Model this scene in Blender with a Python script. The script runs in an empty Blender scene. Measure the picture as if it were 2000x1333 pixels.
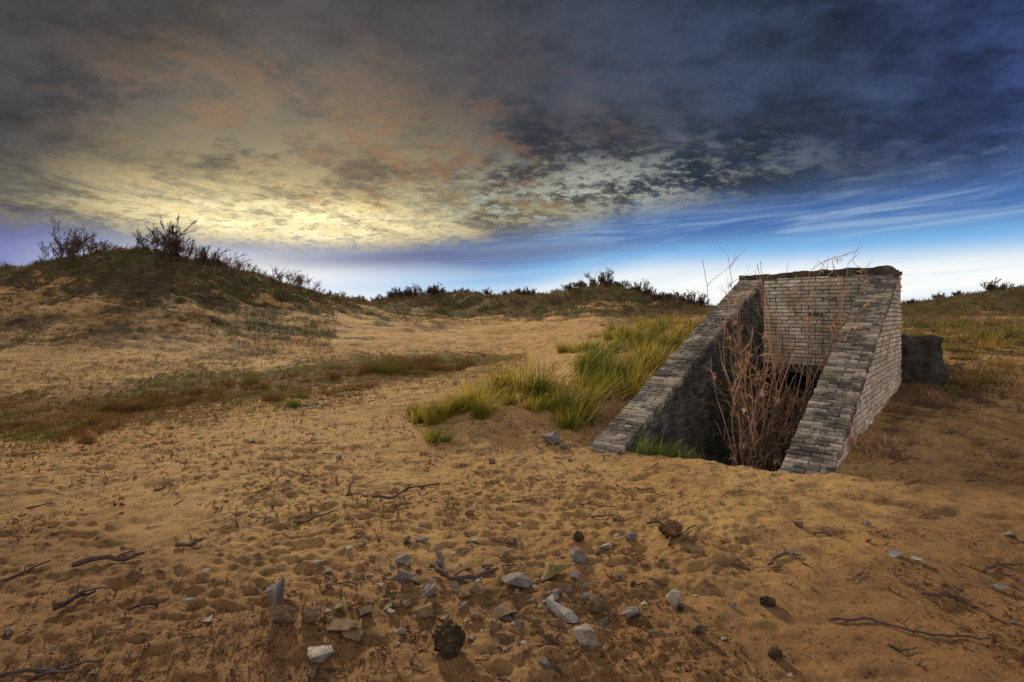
import bpy, bmesh, math, random
import numpy as np
from mathutils import Vector, Matrix
R = random.Random(7)
scene = bpy.context.scene
col = scene.collection
CAMZ = 1.6
# ------------------------------------------------------------------ noise
def _h(i, j, s):
    v = np.sin(i*127.1 + j*311.7 + s*74.7)*43758.5453
    return v - np.floor(v)
def vn(x, y, s=0):
    xi = np.floor(x); yi = np.floor(y); fx = x-xi; fy = y-yi
    fx = fx*fx*(3-2*fx); fy = fy*fy*(3-2*fy)
    a = _h(xi, yi, s); b = _h(xi+1, yi, s); c = _h(xi, yi+1, s); d = _h(xi+1, yi+1, s)
    return (a*(1-fx)+b*fx)*(1-fy)+(c*(1-fx)+d*fx)*fy - 0.5
def fbm(x, y, o=4, s=0):
    r = 0; a = 1.0
    for k in range(o):
        r = r + a*vn(x*(2**k)*.8+y*(2**k)*.6+k*17.3, y*(2**k)*.8-x*(2**k)*.6-k*9.1, s+k); a *= 0.5
    return r
def sstep(a, b, x):
    t = np.clip((x-a)/(b-a), 0, 1); return t*t*(3-2*t)
# ------------------------------------------------------------------ terrain
cols = [
 (-1.7, [(1,0),(5,-.05),(8,-.15),(11,-.1),(16,.9),(24,2.8),(28,3.4),(40,2),(80,0)]),
 (-1.0, [(1,0),(5,-.05),(8,-.15),(10.5,-.2),(13,.4),(16,.96),(24,2.9),(28,4.0),(33,3.6),(50,1),(90,0)]),
 (-.9,  [(1,0),(5,-.05),(8,-.15),(10.5,-.2),(13,.3),(16,.95),(24,3.0),(28,4.7),(34,4.0),(50,1),(90,0)]),
 (-.78, [(1,0),(5,-.05),(8,-.12),(10.5,-.2),(13,.17),(17,.9),(23,2.8),(29,5.6),(31,5.6),(37,4.5),(50,1),(90,0)]),
 (-.65, [(1,0),(5,-.03),(8,-.1),(10.5,-.18),(13,.1),(17,.6),(23,2.3),(30,5.0),(32,5.0),(38,4.),(55,1),(90,0)]),
 (-.5,  [(1,0),(5,0),(8,-.05),(11.5,-.1),(17,.07),(22,.75),(27,2.0),(33,4.25),(35,4.2),(42,3),(60,1),(90,0)]),
 (-.42, [(1,0),(5,0),(8,-.02),(12,-.06),(18,.15),(24,.8),(29,1.8),(35,3.3),(38,3.3),(45,2),(65,1),(90,0)]),
 (-.35, [(1,0),(5,0),(8,0),(12.5,-.02),(20,.2),(30,1.25),(37,2.5),(40,2.5),(50,1.8),(62,2.2),(75,1.5),(110,0)]),
 (-.2,  [(1,0),(8,0),(12.5,0),(20,0),(33,.5),(42,1.2),(58,3.5),(63,3.5),(80,2),(120,0)]),
 (-.08, [(1,0),(8,.02),(12.5,.02),(20,.04),(32,.4),(42,1.1),(56,3.3),(61,3.3),(80,2),(120,0)]),
 (0.,   [(1,0),(5,.03),(8,.05),(12,.05),(19,.08),(30,.4),(42,1.2),(60,3.7),(65,3.7),(80,2),(120,0)]),
 (.1,   [(1,0),(5,.03),(8,.05),(12,.1),(19,.2),(30,.5),(40,1.2),(52,3.4),(57,3.5),(80,2),(120,0)]),
 (.18,  [(1,0),(5,.02),(8,.1),(12,.2),(19,.4),(30,.6),(40,1.5),(54,4.6),(60,4.7),(80,2),(120,0)]),
 (.24,  [(1,0),(5,.02),(8,.1),(12,.3),(19,.5),(30,.6),(42,1.5),(55,4.1),(60,4.1),(80,2),(120,0)]),
 (.29,  [(1,0),(4.5,.05),(8,.15),(12,.4),(19,.7),(30,.8),(45,1.6),(57,2.9),(62,2.9),(80,2),(120,0)]),
 (.38,  [(1,0),(4.5,.12),(8,.2),(14,.6),(18,.9),(30,.9),(45,1.4),(57,2.3),(62,2.3),(80,1.5),(120,0)]),
 (.6,   [(1,0),(3,.05),(5,.19),(8,.38),(14,.8),(20,1.1),(40,1.2),(75,2.1),(85,2.1),(120,0)]),
 (.8,   [(1,0),(3,.05),(5,.22),(8,.42),(14,.95),(20,1.2),(40,1.2),(75,2.5),(85,2.5),(120,0)]),
 (.9,   [(1,0),(3,.05),(5,.22),(8,.47),(14,1.0),(20,1.2),(40,1.3),(76,3.9),(85,3.9),(120,0)]),
 (1.0,  [(1,0),(3,.05),(5,.22),(8,.5),(14,1.05),(20,1.2),(40,1.5),(76,5.2),(85,5.2),(120,0)]),
 (1.7,  [(1,0),(3,.05),(5,.2),(8,.5),(14,1.1),(20,1.2),(40,1.8),(76,5.5),(85,5.5),(120,0)]),
]
NT, ND = 241, 300
th_g = np.linspace(-math.atan(1.7), math.atan(1.7), NT)
ld_g = np.linspace(0, math.log(400), ND)
cz = np.array([np.interp(ld_g, [math.log(d) for d, z in c[1]], [z for d, z in c[1]]) for c in cols])
cth = np.array([math.atan(c[0]) for c in cols])
TAB = np.array([np.interp(th_g, cth, cz[:, j]) for j in range(ND)]).T
for it in range(2):
    for ax, k in ((0, 3), (1, 3)):
        P = np.pad(TAB, [(k, k) if a == ax else (0, 0) for a in (0, 1)], mode='edge')
        TAB = sum(np.take(P, range(i, i+TAB.shape[ax]), axis=ax) for i in range(2*k+1))/(2*k+1)
MOUNDS = [(-.15,7.1,.24,.9,.7),(.9,8.7,.3,1.0,1.0),(1.9,10.6,.45,1.3,1.5),(4.3,14,.55,2.3,2.5),(7.2,18.5,.55,4,3)]
P0 = np.array([0.826, 5.82]); DV = np.array([0.679, 0.734]); NV = np.array([0.734, -0.679])
TH = 0.40; TIN = 1.95; TOUT = 2.36; SB = 5.0; SE = 5.4
def st(x, y):
    dx = x-P0[0]; dy = y-P0[1]
    return dx*DV[0]+dy*DV[1], dx*NV[0]+dy*NV[1]
def W(s, t, z):
    return (P0[0]+s*DV[0]+t*NV[0], P0[1]+s*DV[1]+t*NV[1], z)
def polar(x, y):
    r = np.sqrt(x*x+y*y)+1e-6
    th = np.arctan2(x, y)
    thc = np.clip(th, th_g[0], th_g[-1])
    D = r*np.cos(thc)
    return th, thc, D, r
def H(x, y, fine=True):
    x = np.asarray(x, float); y = np.asarray(y, float)
    th, thc, D, r = polar(x, y)
    fi = (thc-th_g[0])/(th_g[-1]-th_g[0])*(NT-1); fj = np.log(np.clip(D, 1, 399))/ld_g[-1]*(ND-1)
    i = np.clip(fi.astype(int), 0, NT-2); j = np.clip(fj.astype(int), 0, ND-2); u = fi-i; v = fj-j
    z = TAB[i, j]*(1-u)*(1-v)+TAB[i+1, j]*u*(1-v)+TAB[i, j+1]*(1-u)*v+TAB[i+1, j+1]*u*v
    back = sstep(1.3, 2.2, np.abs(th)); z = z*(1-back)
    for mx, my, h, sx, sy in MOUNDS:
        z = z+h*np.exp(-((x-mx)/sx)**2-((y-my)/sy)**2)
    far = sstep(9, 25, D)
    z = z+far*(fbm(x*.16, y*.16, 3, 3)*.45+fbm(x*.7, y*.7, 3, 5)*.24)
    z = z+far*sstep(.8, 3.0, z)*(np.abs(fbm(x*.8+9, y*.8, 4, 15))*.7-.12)
    z = z+sstep(36, 50, D)*fbm(x*.28, y*.28, 3, 19)*.9*sstep(1, 2.5, z)
    z = z+fbm(x*.45, y*.45, 3, 8)*.05
    if fine:
        fd = 1-sstep(14, 30, D)
        rip = np.abs(fbm(x*1.5, y*2.3, 3, 11)); dent = sstep(.14, .38, fbm(x*2.6, y*3.1, 2, 21))
        patch = sstep(.35, -.2, fbm(x*.8, y*.8, 2, 25)); wv = np.sin((y*1.0+x*.35+fbm(x*.9, y*.9, 2, 55)*.9)*52)
        z = z+fd*(.024*rip+.020*fbm(x*4, y*5.5, 3, 12)-.022*dent+.034*fbm(x*12, y*16, 3, 13)*patch+.0055*wv*sstep(-.2, .25, fbm(x*.6, y*.6, 2, 57)))
        z = z+(1-sstep(16, 40, D))*sstep(10, 16, D)*.08*fbm(x*3, y*3, 3, 61)
    s, t = st(x, y)
    pit = sstep(.02, .30, t-.08)*sstep(.02, .30, TOUT-.06-t)*sstep(.1, 2.2, s)*(1-sstep(7.5, 8.2, s))
    z = z-pit*2.2
    return z
def H1(x, y):
    return float(H(np.array([x]), np.array([y]))[0])
DS = np.exp(np.linspace(math.log(1.6), math.log(140), 1400))
def sight(u, v):
    """ground point found along the camera ray through an image pixel"""
    a = (u-1000)/1000; e = (610-v)/1000
    hz = H(a*DS, DS, False); rz = CAMZ+e*DS
    k = np.argmax(hz >= rz)
    if hz[k] < rz[k]: k = int(np.argmin(rz-hz))
    D = DS[k]
    return a*D, D, H1(a*D, D)
# ------------------------------------------------------------------ mesh builder
class MB:
    def __init__(s): s.v = []; s.f = []; s.t = []
    def add(s, vs, fs, tint=0.5):
        o = len(s.v); s.v.extend(vs)
        for f in fs: s.f.append([o+i for i in f]); s.t.append(tint)
    def tube(s, pts, rads, sides=5, tint=.5, cap=True):
        n = len(pts); o = len(s.v); pr = None
        for i in range(n):
            p = Vector(pts[i]); d = Vector(pts[min(i+1, n-1)])-Vector(pts[max(i-1, 0)])
            if d.length < 1e-9: d = Vector((0, 0, 1))
            d.normalize()
            if pr is None: a = d.cross(Vector((.31, .87, .37)))
            else: a = pr-d*pr.dot(d)
            if a.length < 1e-6: a = d.orthogonal()
            a.normalize(); pr = a; b = d.cross(a)
            for k in range(sides):
                q = 2*math.pi*k/sides
                s.v.append(tuple(p+(a*math.cos(q)+b*math.sin(q))*rads[i]))
        for i in range(n-1):
            for k in range(sides):
                k2 = (k+1) % sides
                s.f.append([o+i*sides+k, o+i*sides+k2, o+(i+1)*sides+k2, o+(i+1)*sides+k]); s.t.append(tint)
        if cap:
            s.f.append([o+k for k in range(sides)][::-1]); s.t.append(tint)
            s.f.append([o+(n-1)*sides+k for k in range(sides)]); s.t.append(tint)
    def blade(s, p, d, side, L, w, bend, tint, seg=3):
        p = Vector(p); d = Vector(d).normalized(); side = Vector(side).normalized(); o = len(s.v)
        for i in range(seg):
            q = i/seg; c = p+d*L*q+Vector(bend)*(q*q); ww = w*(1-q*.75)*.5
            s.v.append(tuple(c-side*ww)); s.v.append(tuple(c+side*ww))
        s.v.append(tuple(p+d*L+Vector(bend)))
        for i in range(seg-1):
            s.f.append([o+2*i, o+2*i+1, o+2*i+3, o+2*i+2]); s.t.append(tint)
        s.f.append([o+2*seg-2, o+2*seg-1, o+2*seg]); s.t.append(tint)
    def mesh(s, name, mat, smooth=False):
        m = bpy.data.meshes.new(name); m.from_pydata(s.v, [], s.f); m.materials.append(mat)
        at = m.attributes.new('tint', 'FLOAT', 'FACE'); at.data.foreach_set('value', s.t)
        if smooth: m.polygons.foreach_set('use_smooth', [True]*len(m.polygons))
        m.update(); return m
def obj(name, mesh, parent=None, label=None, cat=None, group=None, kind=None):
    o = bpy.data.objects.new(name, mesh); col.objects.link(o)
    if parent: o.parent = parent
    if label: o["label"] = label
    if cat: o["category"] = cat
    if group: o["group"] = group
    if kind: o["kind"] = kind
    return o
# ------------------------------------------------------------------ materials
class NT_:
    def __init__(s, tree): s.t = tree; s.n = tree.nodes; s.l = tree.links
    def put(s, sock, v):
        if isinstance(v, bpy.types.NodeSocket): s.l.new(v, sock)
        elif isinstance(v, (tuple, list)) and sock.type == 'RGBA' and len(v) == 3: sock.default_value = (*v, 1)
        else: sock.default_value = v
    def m(s, op, a, b=None, c=None, clamp=False):
        n = s.n.new('ShaderNodeMath'); n.operation = op; n.use_clamp = clamp
        for i, q in enumerate((a, b, c)):
            if q is not None: s.put(n.inputs[i], q)
        return n.outputs[0]
    def mr(s, v, a, b, c=0., d=1.):
        n = s.n.new('ShaderNodeMapRange'); n.interpolation_type = 'SMOOTHSTEP'
        for i, q in enumerate((v, a, b, c, d)): s.put(n.inputs[i], q)
        return n.outputs[0]
    def mix(s, f, a, b, bt='MIX'):
        n = s.n.new('ShaderNodeMix'); n.data_type = 'RGBA'; n.blend_type = bt
        s.put(n.inputs[0], f); s.put(n.inputs[6], a); s.put(n.inputs[7], b); return n.outputs[2]
    def noise(s, vec, sc, det=4, rough=.55, dist=0.):
        n = s.n.new('ShaderNodeTexNoise')
        if vec is not None: s.l.new(vec, n.inputs['Vector'])
        n.inputs['Scale'].default_value = sc; n.inputs['Detail'].default_value = det
        n.inputs['Roughness'].default_value = rough; n.inputs['Distortion'].default_value = dist
        return n.outputs[0]
    def comb(s, x, y, z):
        n = s.n.new('ShaderNodeCombineXYZ')
        for i, q in enumerate((x, y, z)): s.put(n.inputs[i], q)
        return n.outputs[0]
    def attr(s, name):
        n = s.n.new('ShaderNodeAttribute'); n.attribute_name = name; return n
    def scale(s, c, f):
        n = s.n.new('ShaderNodeVectorMath'); n.operation = 'SCALE'; s.put(n.inputs[0], c); s.put(n.inputs[3], f); return n.outputs[0]
    def addv(s, a, b):
        n = s.n.new('ShaderNodeVectorMath'); n.operation = 'ADD'; s.put(n.inputs[0], a); s.put(n.inputs[1], b); return n.outputs[0]
def newmat(name, rough=.9):
    m = bpy.data.materials.new(name); m.use_nodes = True; k = NT_(m.node_tree)
    b = m.node_tree.nodes['Principled BSDF']; b.inputs['Roughness'].default_value = rough
    b.inputs['Specular IOR Level'].default_value = .25
    return m, k, b
def bump(k, b, h, dist, strength=1.):
    n = k.n.new('ShaderNodeBump'); n.inputs['Strength'].default_value = strength; n.inputs['Distance'].default_value = dist
    k.l.new(h, n.inputs['Height']); k.l.new(n.outputs[0], b.inputs['Normal'])
def pos(k):
    return k.n.new('ShaderNodeNewGeometry').outputs['Position']
def mat_two(name, c1, c2, c3=None, sc=6., rough=.9, bd=0., bsc=40., leaf=0., c3t=(.5, .68)):
    m, k, b = newmat(name, rough); p = pos(k)
    t = k.attr('tint').outputs['Fac']
    n = k.noise(p, sc, 5, .65)
    f = k.m('ADD', k.m('MULTIPLY', t, .6), k.m('MULTIPLY', k.mr(n, .3, .7), .4))
    c = k.mix(f, c1, c2)
    if c3: c = k.mix(k.mr(k.noise(p, sc*.35, 5, .65), *c3t), c, c3)
    k.put(b.inputs['Base Color'], c)
    if bd: bump(k, b, k.noise(p, bsc, 6, .7), bd)
    if leaf:
        tr = k.n.new('ShaderNodeBsdfTranslucent'); k.put(tr.inputs[0], k.scale(c, 1.4))
        mx = k.n.new('ShaderNodeMixShader'); mx.inputs[0].default_value = leaf
        k.l.new(b.outputs[0], mx.inputs[1]); k.l.new(tr.outputs[0], mx.inputs[2])
        k.l.new(mx.outputs[0], m.node_tree.nodes['Material Output'].inputs[0])
    return m
# sand
SAND, k, b = newmat('sand_ground', .95)
p = pos(k); vg = k.n.new('ShaderNodeAttribute'); vg.attribute_name = 'veg'
sep = k.n.new('ShaderNodeSeparateColor'); k.l.new(vg.outputs['Color'], sep.inputs[0])
sand_shade = k.attr('sand_shade').outputs['Fac']
n1 = k.noise(p, .55, 5, .6); n2 = k.noise(p, 3.2, 6, .68); n3 = k.noise(p, 22, 5, .72); n4 = k.noise(p, 300, 2, .6)
c = k.mix(k.mr(n1, .3, .7), (.66, .37, .13), (.84, .55, .24))
c = k.mix(k.m('MULTIPLY', k.mr(k.m('ADD', sand_shade, k.m('MULTIPLY', k.m('SUBTRACT', n2, .5), 1.2)), .1, .95), .92), c, (.28, .125, .045))  # painted shade pulls the sand towards a darker brown
c = k.mix(k.mr(n2, .47, .65, 0, .68), c, (.25, .12, .048))
c = k.mix(k.mr(n3, .50, .66, 0, .80), c, (.12, .055, .025))
c = k.mix(k.mr(n4, .3, .7, 0, .45), c, (.80, .52, .26))
vo = k.n.new('ShaderNodeTexVoronoi'); k.l.new(p, vo.inputs['Vector']); vo.inputs['Scale'].default_value = 30
spk = k.m('MULTIPLY', k.mr(vo.outputs['Distance'], .30, .16), k.mr(n2, .40, .56))
c = k.mix(k.m('MULTIPLY', spk, .8), c, (.06, .03, .02))
scrub = k.mix(k.mr(k.noise(p, 1.9, 6, .75), .35, .65), (.032, .026, .012), (.18, .12, .058))
scrub = k.mix(k.mr(k.noise(p, .8, 5, .7), .48, .62), scrub, (.06, .08, .02))
scrub = k.mix(k.mr(k.noise(p, 6, 5, .75), .50, .64, 0, .5), scrub, (.28, .185, .09))
valley = k.mix(k.mr(k.noise(p, .7, 6, .7), .44, .56), (.12, .105, .026), (.22, .11, .04))
valley = k.mix(k.mr(k.noise(p, 7, 5, .75), .5, .66, 0, .6), valley, (.05, .035, .015))
litt_shade = k.mix(k.mr(k.noise(p, 2.6, 6, .75), .4, .6), (.065, .045, .024), (.25, .15, .075))
nv = k.noise(p, 2.4, 6, .76)
def cover(ch):
    return k.mr(k.m('ADD', sep.outputs[ch], k.m('MULTIPLY', k.m('SUBTRACT', nv, .5), 2.1)), .34, .66)
c = k.mix(k.m('MULTIPLY', cover(2), .85), c, litt_shade); c = k.mix(cover(0), c, scrub); c = k.mix(k.m('MULTIPLY', cover(1), .92), c, valley)
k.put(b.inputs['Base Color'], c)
hh = k.m('ADD', k.m('MULTIPLY', n3, 1.3), k.m('ADD', k.m('MULTIPLY', k.noise(p, 75, 5, .7), .8), k.m('MULTIPLY', n4, .16)))
hh = k.m('ADD', hh, k.m('MULTIPLY', k.noise(p, 8, 6, .7), 1.3))
bump(k, b, hh, .11, 1.)

rgbm = mat_two
M_GRASS = rgbm('marram_leaf', (.022, .028, .005), (.54, .42, .065), (.08, .105, .012), sc=3, rough=.5, leaf=.38, c3t=(.47, .60))
M_GRASSY = rgbm('yellow_grass_leaf', (.055, .05, .012), (.46, .29, .05), (.08, .085, .02), sc=1.2, rough=.55, leaf=.28, c3t=(.46, .60))
M_REED = rgbm('russet_grass_leaf', (.05, .028, .011), (.23, .115, .04), (.11, .11, .024), sc=1.2, rough=.7, leaf=.25, c3t=(.46, .58))
M_GREEN = rgbm('green_grass_leaf', (.03, .065, .010), (.20, .24, .035), sc=3, rough=.5, leaf=.35)
M_TWIG = rgbm('dark_twig_bark', (.03, .02, .018), (.12, .08, .06), sc=5)
M_TWIGP = rgbm('purple_brown_twig', (.06, .03, .028), (.22, .12, .095), sc=5)
M_DRY = rgbm('dry_stem', (.13, .07, .045), (.70, .43, .28), (.22, .12, .075), sc=5)
M_STICK = rgbm('driftwood_bark', (.025, .016, .016), (.13, .085, .08), sc=20, bd=.004, bsc=60)
M_LITTER = rgbm('plant_litter', (.03, .016, .011), (.20, .10, .05), sc=5)
M_CONC = rgbm('weathered_concrete', (.035, .033, .032), (.15, .14, .13), (.02, .02, .02), sc=7, bd=.05, bsc=9)
M_CAP = rgbm('mossy_cap', (.022, .02, .018), (.13, .11, .085), (.05, .05, .03), sc=12, bd=.03, bsc=26)
def brickmat(name, c1, c2, stain, stain_amt, green=0., lich=.5, fine=.6):
    m, k, b = newmat(name, .9); p = pos(k); t = k.attr('tint').outputs['Fac']
    c = k.mix(t, c1, c2)
    c = k.mix(k.mr(k.noise(p, 38, 5, .7), .47, .70, 0, fine), c, (.045, .04, .035))
    c = k.mix(k.m('MULTIPLY', k.mr(k.noise(p, 1.7, 7, .78, .3), .44, .58), stain_amt), c, stain)
    c = k.mix(k.mr(k.noise(p, 6, 6, .78), .54, .66, 0, lich), c, (.60, .55, .47))
    if green: c = k.mix(k.mr(k.noise(p, 3, 6, .75), .50, .66, 0, green), c, (.06, .07, .022))
    k.put(b.inputs['Base Color'], c)
    bump(k, b, k.m('ADD', k.noise(p, 45, 5, .7), k.noise(p, 14, 3, .6)), .02, 1.)
    return m
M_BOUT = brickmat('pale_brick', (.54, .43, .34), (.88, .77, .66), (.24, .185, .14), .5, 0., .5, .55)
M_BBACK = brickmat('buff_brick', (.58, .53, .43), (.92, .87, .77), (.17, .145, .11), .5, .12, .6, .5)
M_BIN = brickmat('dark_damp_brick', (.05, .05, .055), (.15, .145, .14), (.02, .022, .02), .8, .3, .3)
M_BCOP = brickmat('coping_brick', (.09, .08, .078), (.44, .38, .33), (.035, .032, .035), .85, .25, .6, .6)
M_MORTAR = rgbm('mortar', (.05, .047, .045), (.14, .13, .12), sc=8, bd=.01)
M_BLACK = rgbm('passage_dark', (.012, .012, .012), (.04, .04, .04), sc=4)  # near-black colour stands in for the darkness inside the passage

# ------------------------------------------------------------------ ground mesh
ang = np.concatenate([np.linspace(-math.pi, -.95, 60, endpoint=False), np.linspace(-.95, .95, 900, endpoint=False), np.linspace(.95, math.pi, 60, endpoint=False)])
rr = np.concatenate([np.exp(np.linspace(math.log(.35), math.log(1.7), 25, endpoint=False)), np.exp(np.linspace(math.log(1.7), math.log(14), 480, endpoint=False)), np.exp(np.linspace(math.log(14), math.log(90), 200, endpoint=False)), np.exp(np.linspace(math.log(90), math.log(1500), 30))])
A, RR = np.meshgrid(ang, rr); X = (RR*np.sin(A)).ravel(); Y = (RR*np.cos(A)).ravel(); Z = H(X, Y)
na, nr = len(ang), len(rr)
ii = np.arange(nr-1)[:, None]*na; jj = np.arange(na)[None, :]; j2 = (jj+1) % na
F = np.stack([ii+jj, ii+j2, ii+na+j2, ii+na+jj], -1).reshape(-1, 4)[:, ::-1]
verts = np.stack([X, Y, Z], 1).tolist(); faces = F.tolist()
verts.append((0, 0, 0)); ce = len(verts)-1
faces += [[ce, (j+1) % na, j] for j in range(na)]
gm = bpy.data.meshes.new('ground'); gm.from_pydata(verts, [], faces); gm.materials.append(SAND)
gm.polygons.foreach_set('use_smooth', [True]*len(gm.polygons))
th, thc, D, r = polar(X, Y); a = np.tan(thc)
nz = fbm(X*.22, Y*.22, 4, 31); nz2 = fbm(X*.9, Y*.9, 4, 33)
vr = sstep(.0, 2.6, Z+nz*2.8+nz2*2.)*sstep(-.22, -.34, a)*.9+sstep(.5, 1.9, Z+nz*1.8+nz2*1.5)*sstep(32, 44, D)*sstep(-.40, -.3, a)*.9
vr = np.maximum(vr, sstep(.15, .6, nz2+nz*.8)*.8*sstep(.2, .8, Z)*sstep(0, -.3, a))
cD = np.interp(a, [-1.7, -1, -.7, -.4, -.1, .05], [7.5, 8.6, 10.2, 12.8, 16.5, 18])
vg_ = np.exp(-((np.log(D)-np.log(cD))/.25)**2)*sstep(.05, -.08, a)*1.+nz2*.35+nz*.15-.0
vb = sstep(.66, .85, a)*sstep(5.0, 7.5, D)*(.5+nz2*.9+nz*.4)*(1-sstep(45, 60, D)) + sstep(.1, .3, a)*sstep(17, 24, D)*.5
vb = vb+sstep(-.2, -.5, a)*sstep(11, 15, D)*(.56+nz2*.5+nz*.4)+sstep(22, 34, D)*sstep(-.4, -.2, a)*(.34+nz*.5+nz2*.4)  # left-slope litter cover also carries cloud shade put into the colour
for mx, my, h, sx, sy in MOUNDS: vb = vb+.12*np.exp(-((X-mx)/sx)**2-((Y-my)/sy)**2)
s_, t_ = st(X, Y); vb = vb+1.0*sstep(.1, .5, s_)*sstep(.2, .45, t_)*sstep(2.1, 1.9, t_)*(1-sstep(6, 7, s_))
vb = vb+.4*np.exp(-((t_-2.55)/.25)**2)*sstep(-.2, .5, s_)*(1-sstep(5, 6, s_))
C = np.clip(np.stack([vr, vg_, vb, np.ones_like(vb)], 1), 0, 1); C = np.vstack([C, [[0, 0, 0, 1]]])
at = gm.attributes.new('veg', 'FLOAT_COLOR', 'POINT'); at.data.foreach_set('color', C.ravel())
shade_mask = sstep(5.0, 2.2, D)*.85+sstep(-.3, -1.0, a)*sstep(9, 3, D)*.6+sstep(-.35, -.8, a)*sstep(12, 18, D)*.6+sstep(.55, 1.05, a)*.5+nz*.6+nz2*.3  # shade painted into the sand colour: foreground, side edges, left slope
at = gm.attributes.new('sand_shade', 'FLOAT', 'POINT'); at.data.foreach_set('value', np.append(np.clip(shade_mask, 0, 1.2), 0))
gm.update()
obj('ground', gm, kind='structure', label='sandy dune ground with scrub covered hills and a grassy hollow', cat='ground')

# ------------------------------------------------------------------ bunker entrance
ZT0, SLOPE = .03, .434
def ztop(s): return ZT0+SLOPE*min(s, SB)
be = bpy.data.objects.new('bunker_entrance', None); col.objects.link(be)
be["label"] = "weathered brick bunker entrance with two sloping wing walls"; be["category"] = "bunker entrance"
BP = Vector(W(2.5, 1.2, .1)); be.location = BP
def rel(vs): return [tuple(Vector(v)-BP) for v in vs]
def finish(mb, name, mat, parent=be, label=None, smooth=False):
    mb.v = rel(mb.v); return obj(name, mb.mesh(name, mat, smooth), parent, label)
def brickface(mb, t, s0, s1, zb, topf, nsign, along='s', fixed=None, mortar=.013, proud=.013):
    bl, bh = .205, .064; rows = int((2.6-zb)/bh)
    for r_ in range(rows):
        z0 = zb+r_*bh+mortar/2; z1 = zb+(r_+1)*bh-mortar/2
        q = s0-(bl/2 if r_ % 2 else 0)-R.random()*.01
        while q < s1:
            L = bl if R.random() > .15 else bl/2
            a0 = max(q+mortar/2, s0); a1 = min(q+L-mortar/2, s1); q += L
            if a1-a0 < .03: continue
            ta, tb = min(z1, topf(a0)), min(z1, topf(a1))
            if ta < z0+.012 and tb < z0+.012: continue
            ta = max(ta, z0+.002); tb = max(tb, z0+.002)
            if R.random() < .02: continue
            pr = proud+R.uniform(-.010, .006); e = .007; j = [R.uniform(-.006, .006) for _ in range(8)]
            def P(a_, z_, d):
                return W(a_, t+nsign*d, z_) if along == 's' else W(fixed-d, a_, z_)
            lo = [P(a0, z0, -.01), P(a1, z0, -.01), P(a1, tb, -.01), P(a0, ta, -.01)]
            mid = [P(a0, z0, pr-.005), P(a1, z0, pr-.005), P(a1, tb, pr-.005), P(a0, ta, pr-.005)]
            hi = [P(a0+e+j[0], z0+e+j[1], pr), P(a1-e+j[2], z0+e+j[3], pr), P(a1-e+j[4], max(tb-e, z0+.001), pr), P(a0+e+j[5], max(ta-e, z0+.001), pr)]
            mb.add(lo+mid+hi, [(8, 9, 10, 11)]+[(i, (i+1) % 4, 4+(i+1) % 4, 4+i) for i in range(4)]+[(4+i, 4+(i+1) % 4, 8+(i+1) % 4, 8+i) for i in range(4)], R.random())
def prism(mb, prof, t0, t1, tint=.5):
    n = len(prof); vs = [W(s, t0, z) for s, z in prof]+[W(s, t1, z) for s, z in prof]
    mb.add(vs, [tuple(range(n)), tuple(range(2*n-1, n-1, -1))]+[(i, (i+1) % n, n+(i+1) % n, n+i) for i in range(n)], tint)
def coping_row(cp, q, b0, b1, t0, t1, row, over=.014, miss=.02, hj=.006):
    w_all = t1-t0
    ws = [w_all/2, w_all/2] if row % 2 else [w_all/4, w_all/2, w_all/4]
    if R.random() < .12: ws = [w_all]
    tt = t0
    for n_, w_ in enumerate(ws):
        g = .004; a0, a1 = tt+g, tt+w_-g; tt += w_
        if n_ == 0: a0 -= R.uniform(-.006, over)
        if tt > t1-.01: a1 += R.uniform(-.006, over)
        if R.random() < miss: continue
        h = R.uniform(-hj, hj*.6); sk = R.uniform(-.004, .004)
        c0, c1 = b0+.004+R.uniform(-.001, .002), b1-.004
        lo = [q(c0, a0, -.09), q(c1, a0, -.09), q(c1, a1, -.09), q(c0, a1, -.09)]
        mi = [q(c0, a0, h-.008), q(c1, a0, h-.008+sk), q(c1, a1, h-.008+sk), q(c0, a1, h-.008)]
        e = .007; jj_ = [R.uniform(-.005, .002) for _ in range(4)]
        hi = [q(c0+e, a0+e, h+jj_[0]), q(c1-e, a0+e, h+sk+jj_[1]), q(c1-e, a1-e, h+sk+jj_[2]), q(c0+e, a1-e, h+jj_[3])]
        cp.add(lo+mi+hi, [(8, 9, 10, 11), (3, 2, 1, 0)]+[(i, (i+1) % 4, 4+(i+1) % 4, 4+i) for i in range(4)]+[(4+i, 4+(i+1) % 4, 8+(i+1) % 4, 8+i) for i in range(4)], R.random())
def wing(t0, t1, mat_in, mat_out, label):
    core = MB()
    prism(core, [(-.25, -2.3), (SB, -2.3), (SB, ztop(SB)-.024), (-.25, ztop(-.25)-.024)], t0+.012, t1-.012)
    w = finish(core, 'wing_wall', M_MORTAR, label=label)
    tf = lambda s: ztop(s)-.07
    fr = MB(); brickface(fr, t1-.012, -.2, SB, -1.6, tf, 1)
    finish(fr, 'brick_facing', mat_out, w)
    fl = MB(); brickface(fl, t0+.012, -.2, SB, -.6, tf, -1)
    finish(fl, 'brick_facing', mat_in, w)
    cp = MB(); sl = math.atan(SLOPE); s = -.22; row = 0
    while s < SB-.02:
        s1 = min(s+R.uniform(.060, .068)*math.cos(sl), SB-.004)
        if s1 > SB-.05: s1 = SB-.004
        coping_row(cp, lambda ss, t, up: W(ss, t, ztop(ss)+up), s, s1, t0, t1, row); row += 1; s = s1
    finish(cp, 'coping', M_BCOP, w)
    return w
wing(0, TH, M_BIN, M_BIN, "low sloping wing wall with dark mossy brickwork")
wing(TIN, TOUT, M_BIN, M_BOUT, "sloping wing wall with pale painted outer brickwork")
bw = MB()
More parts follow.
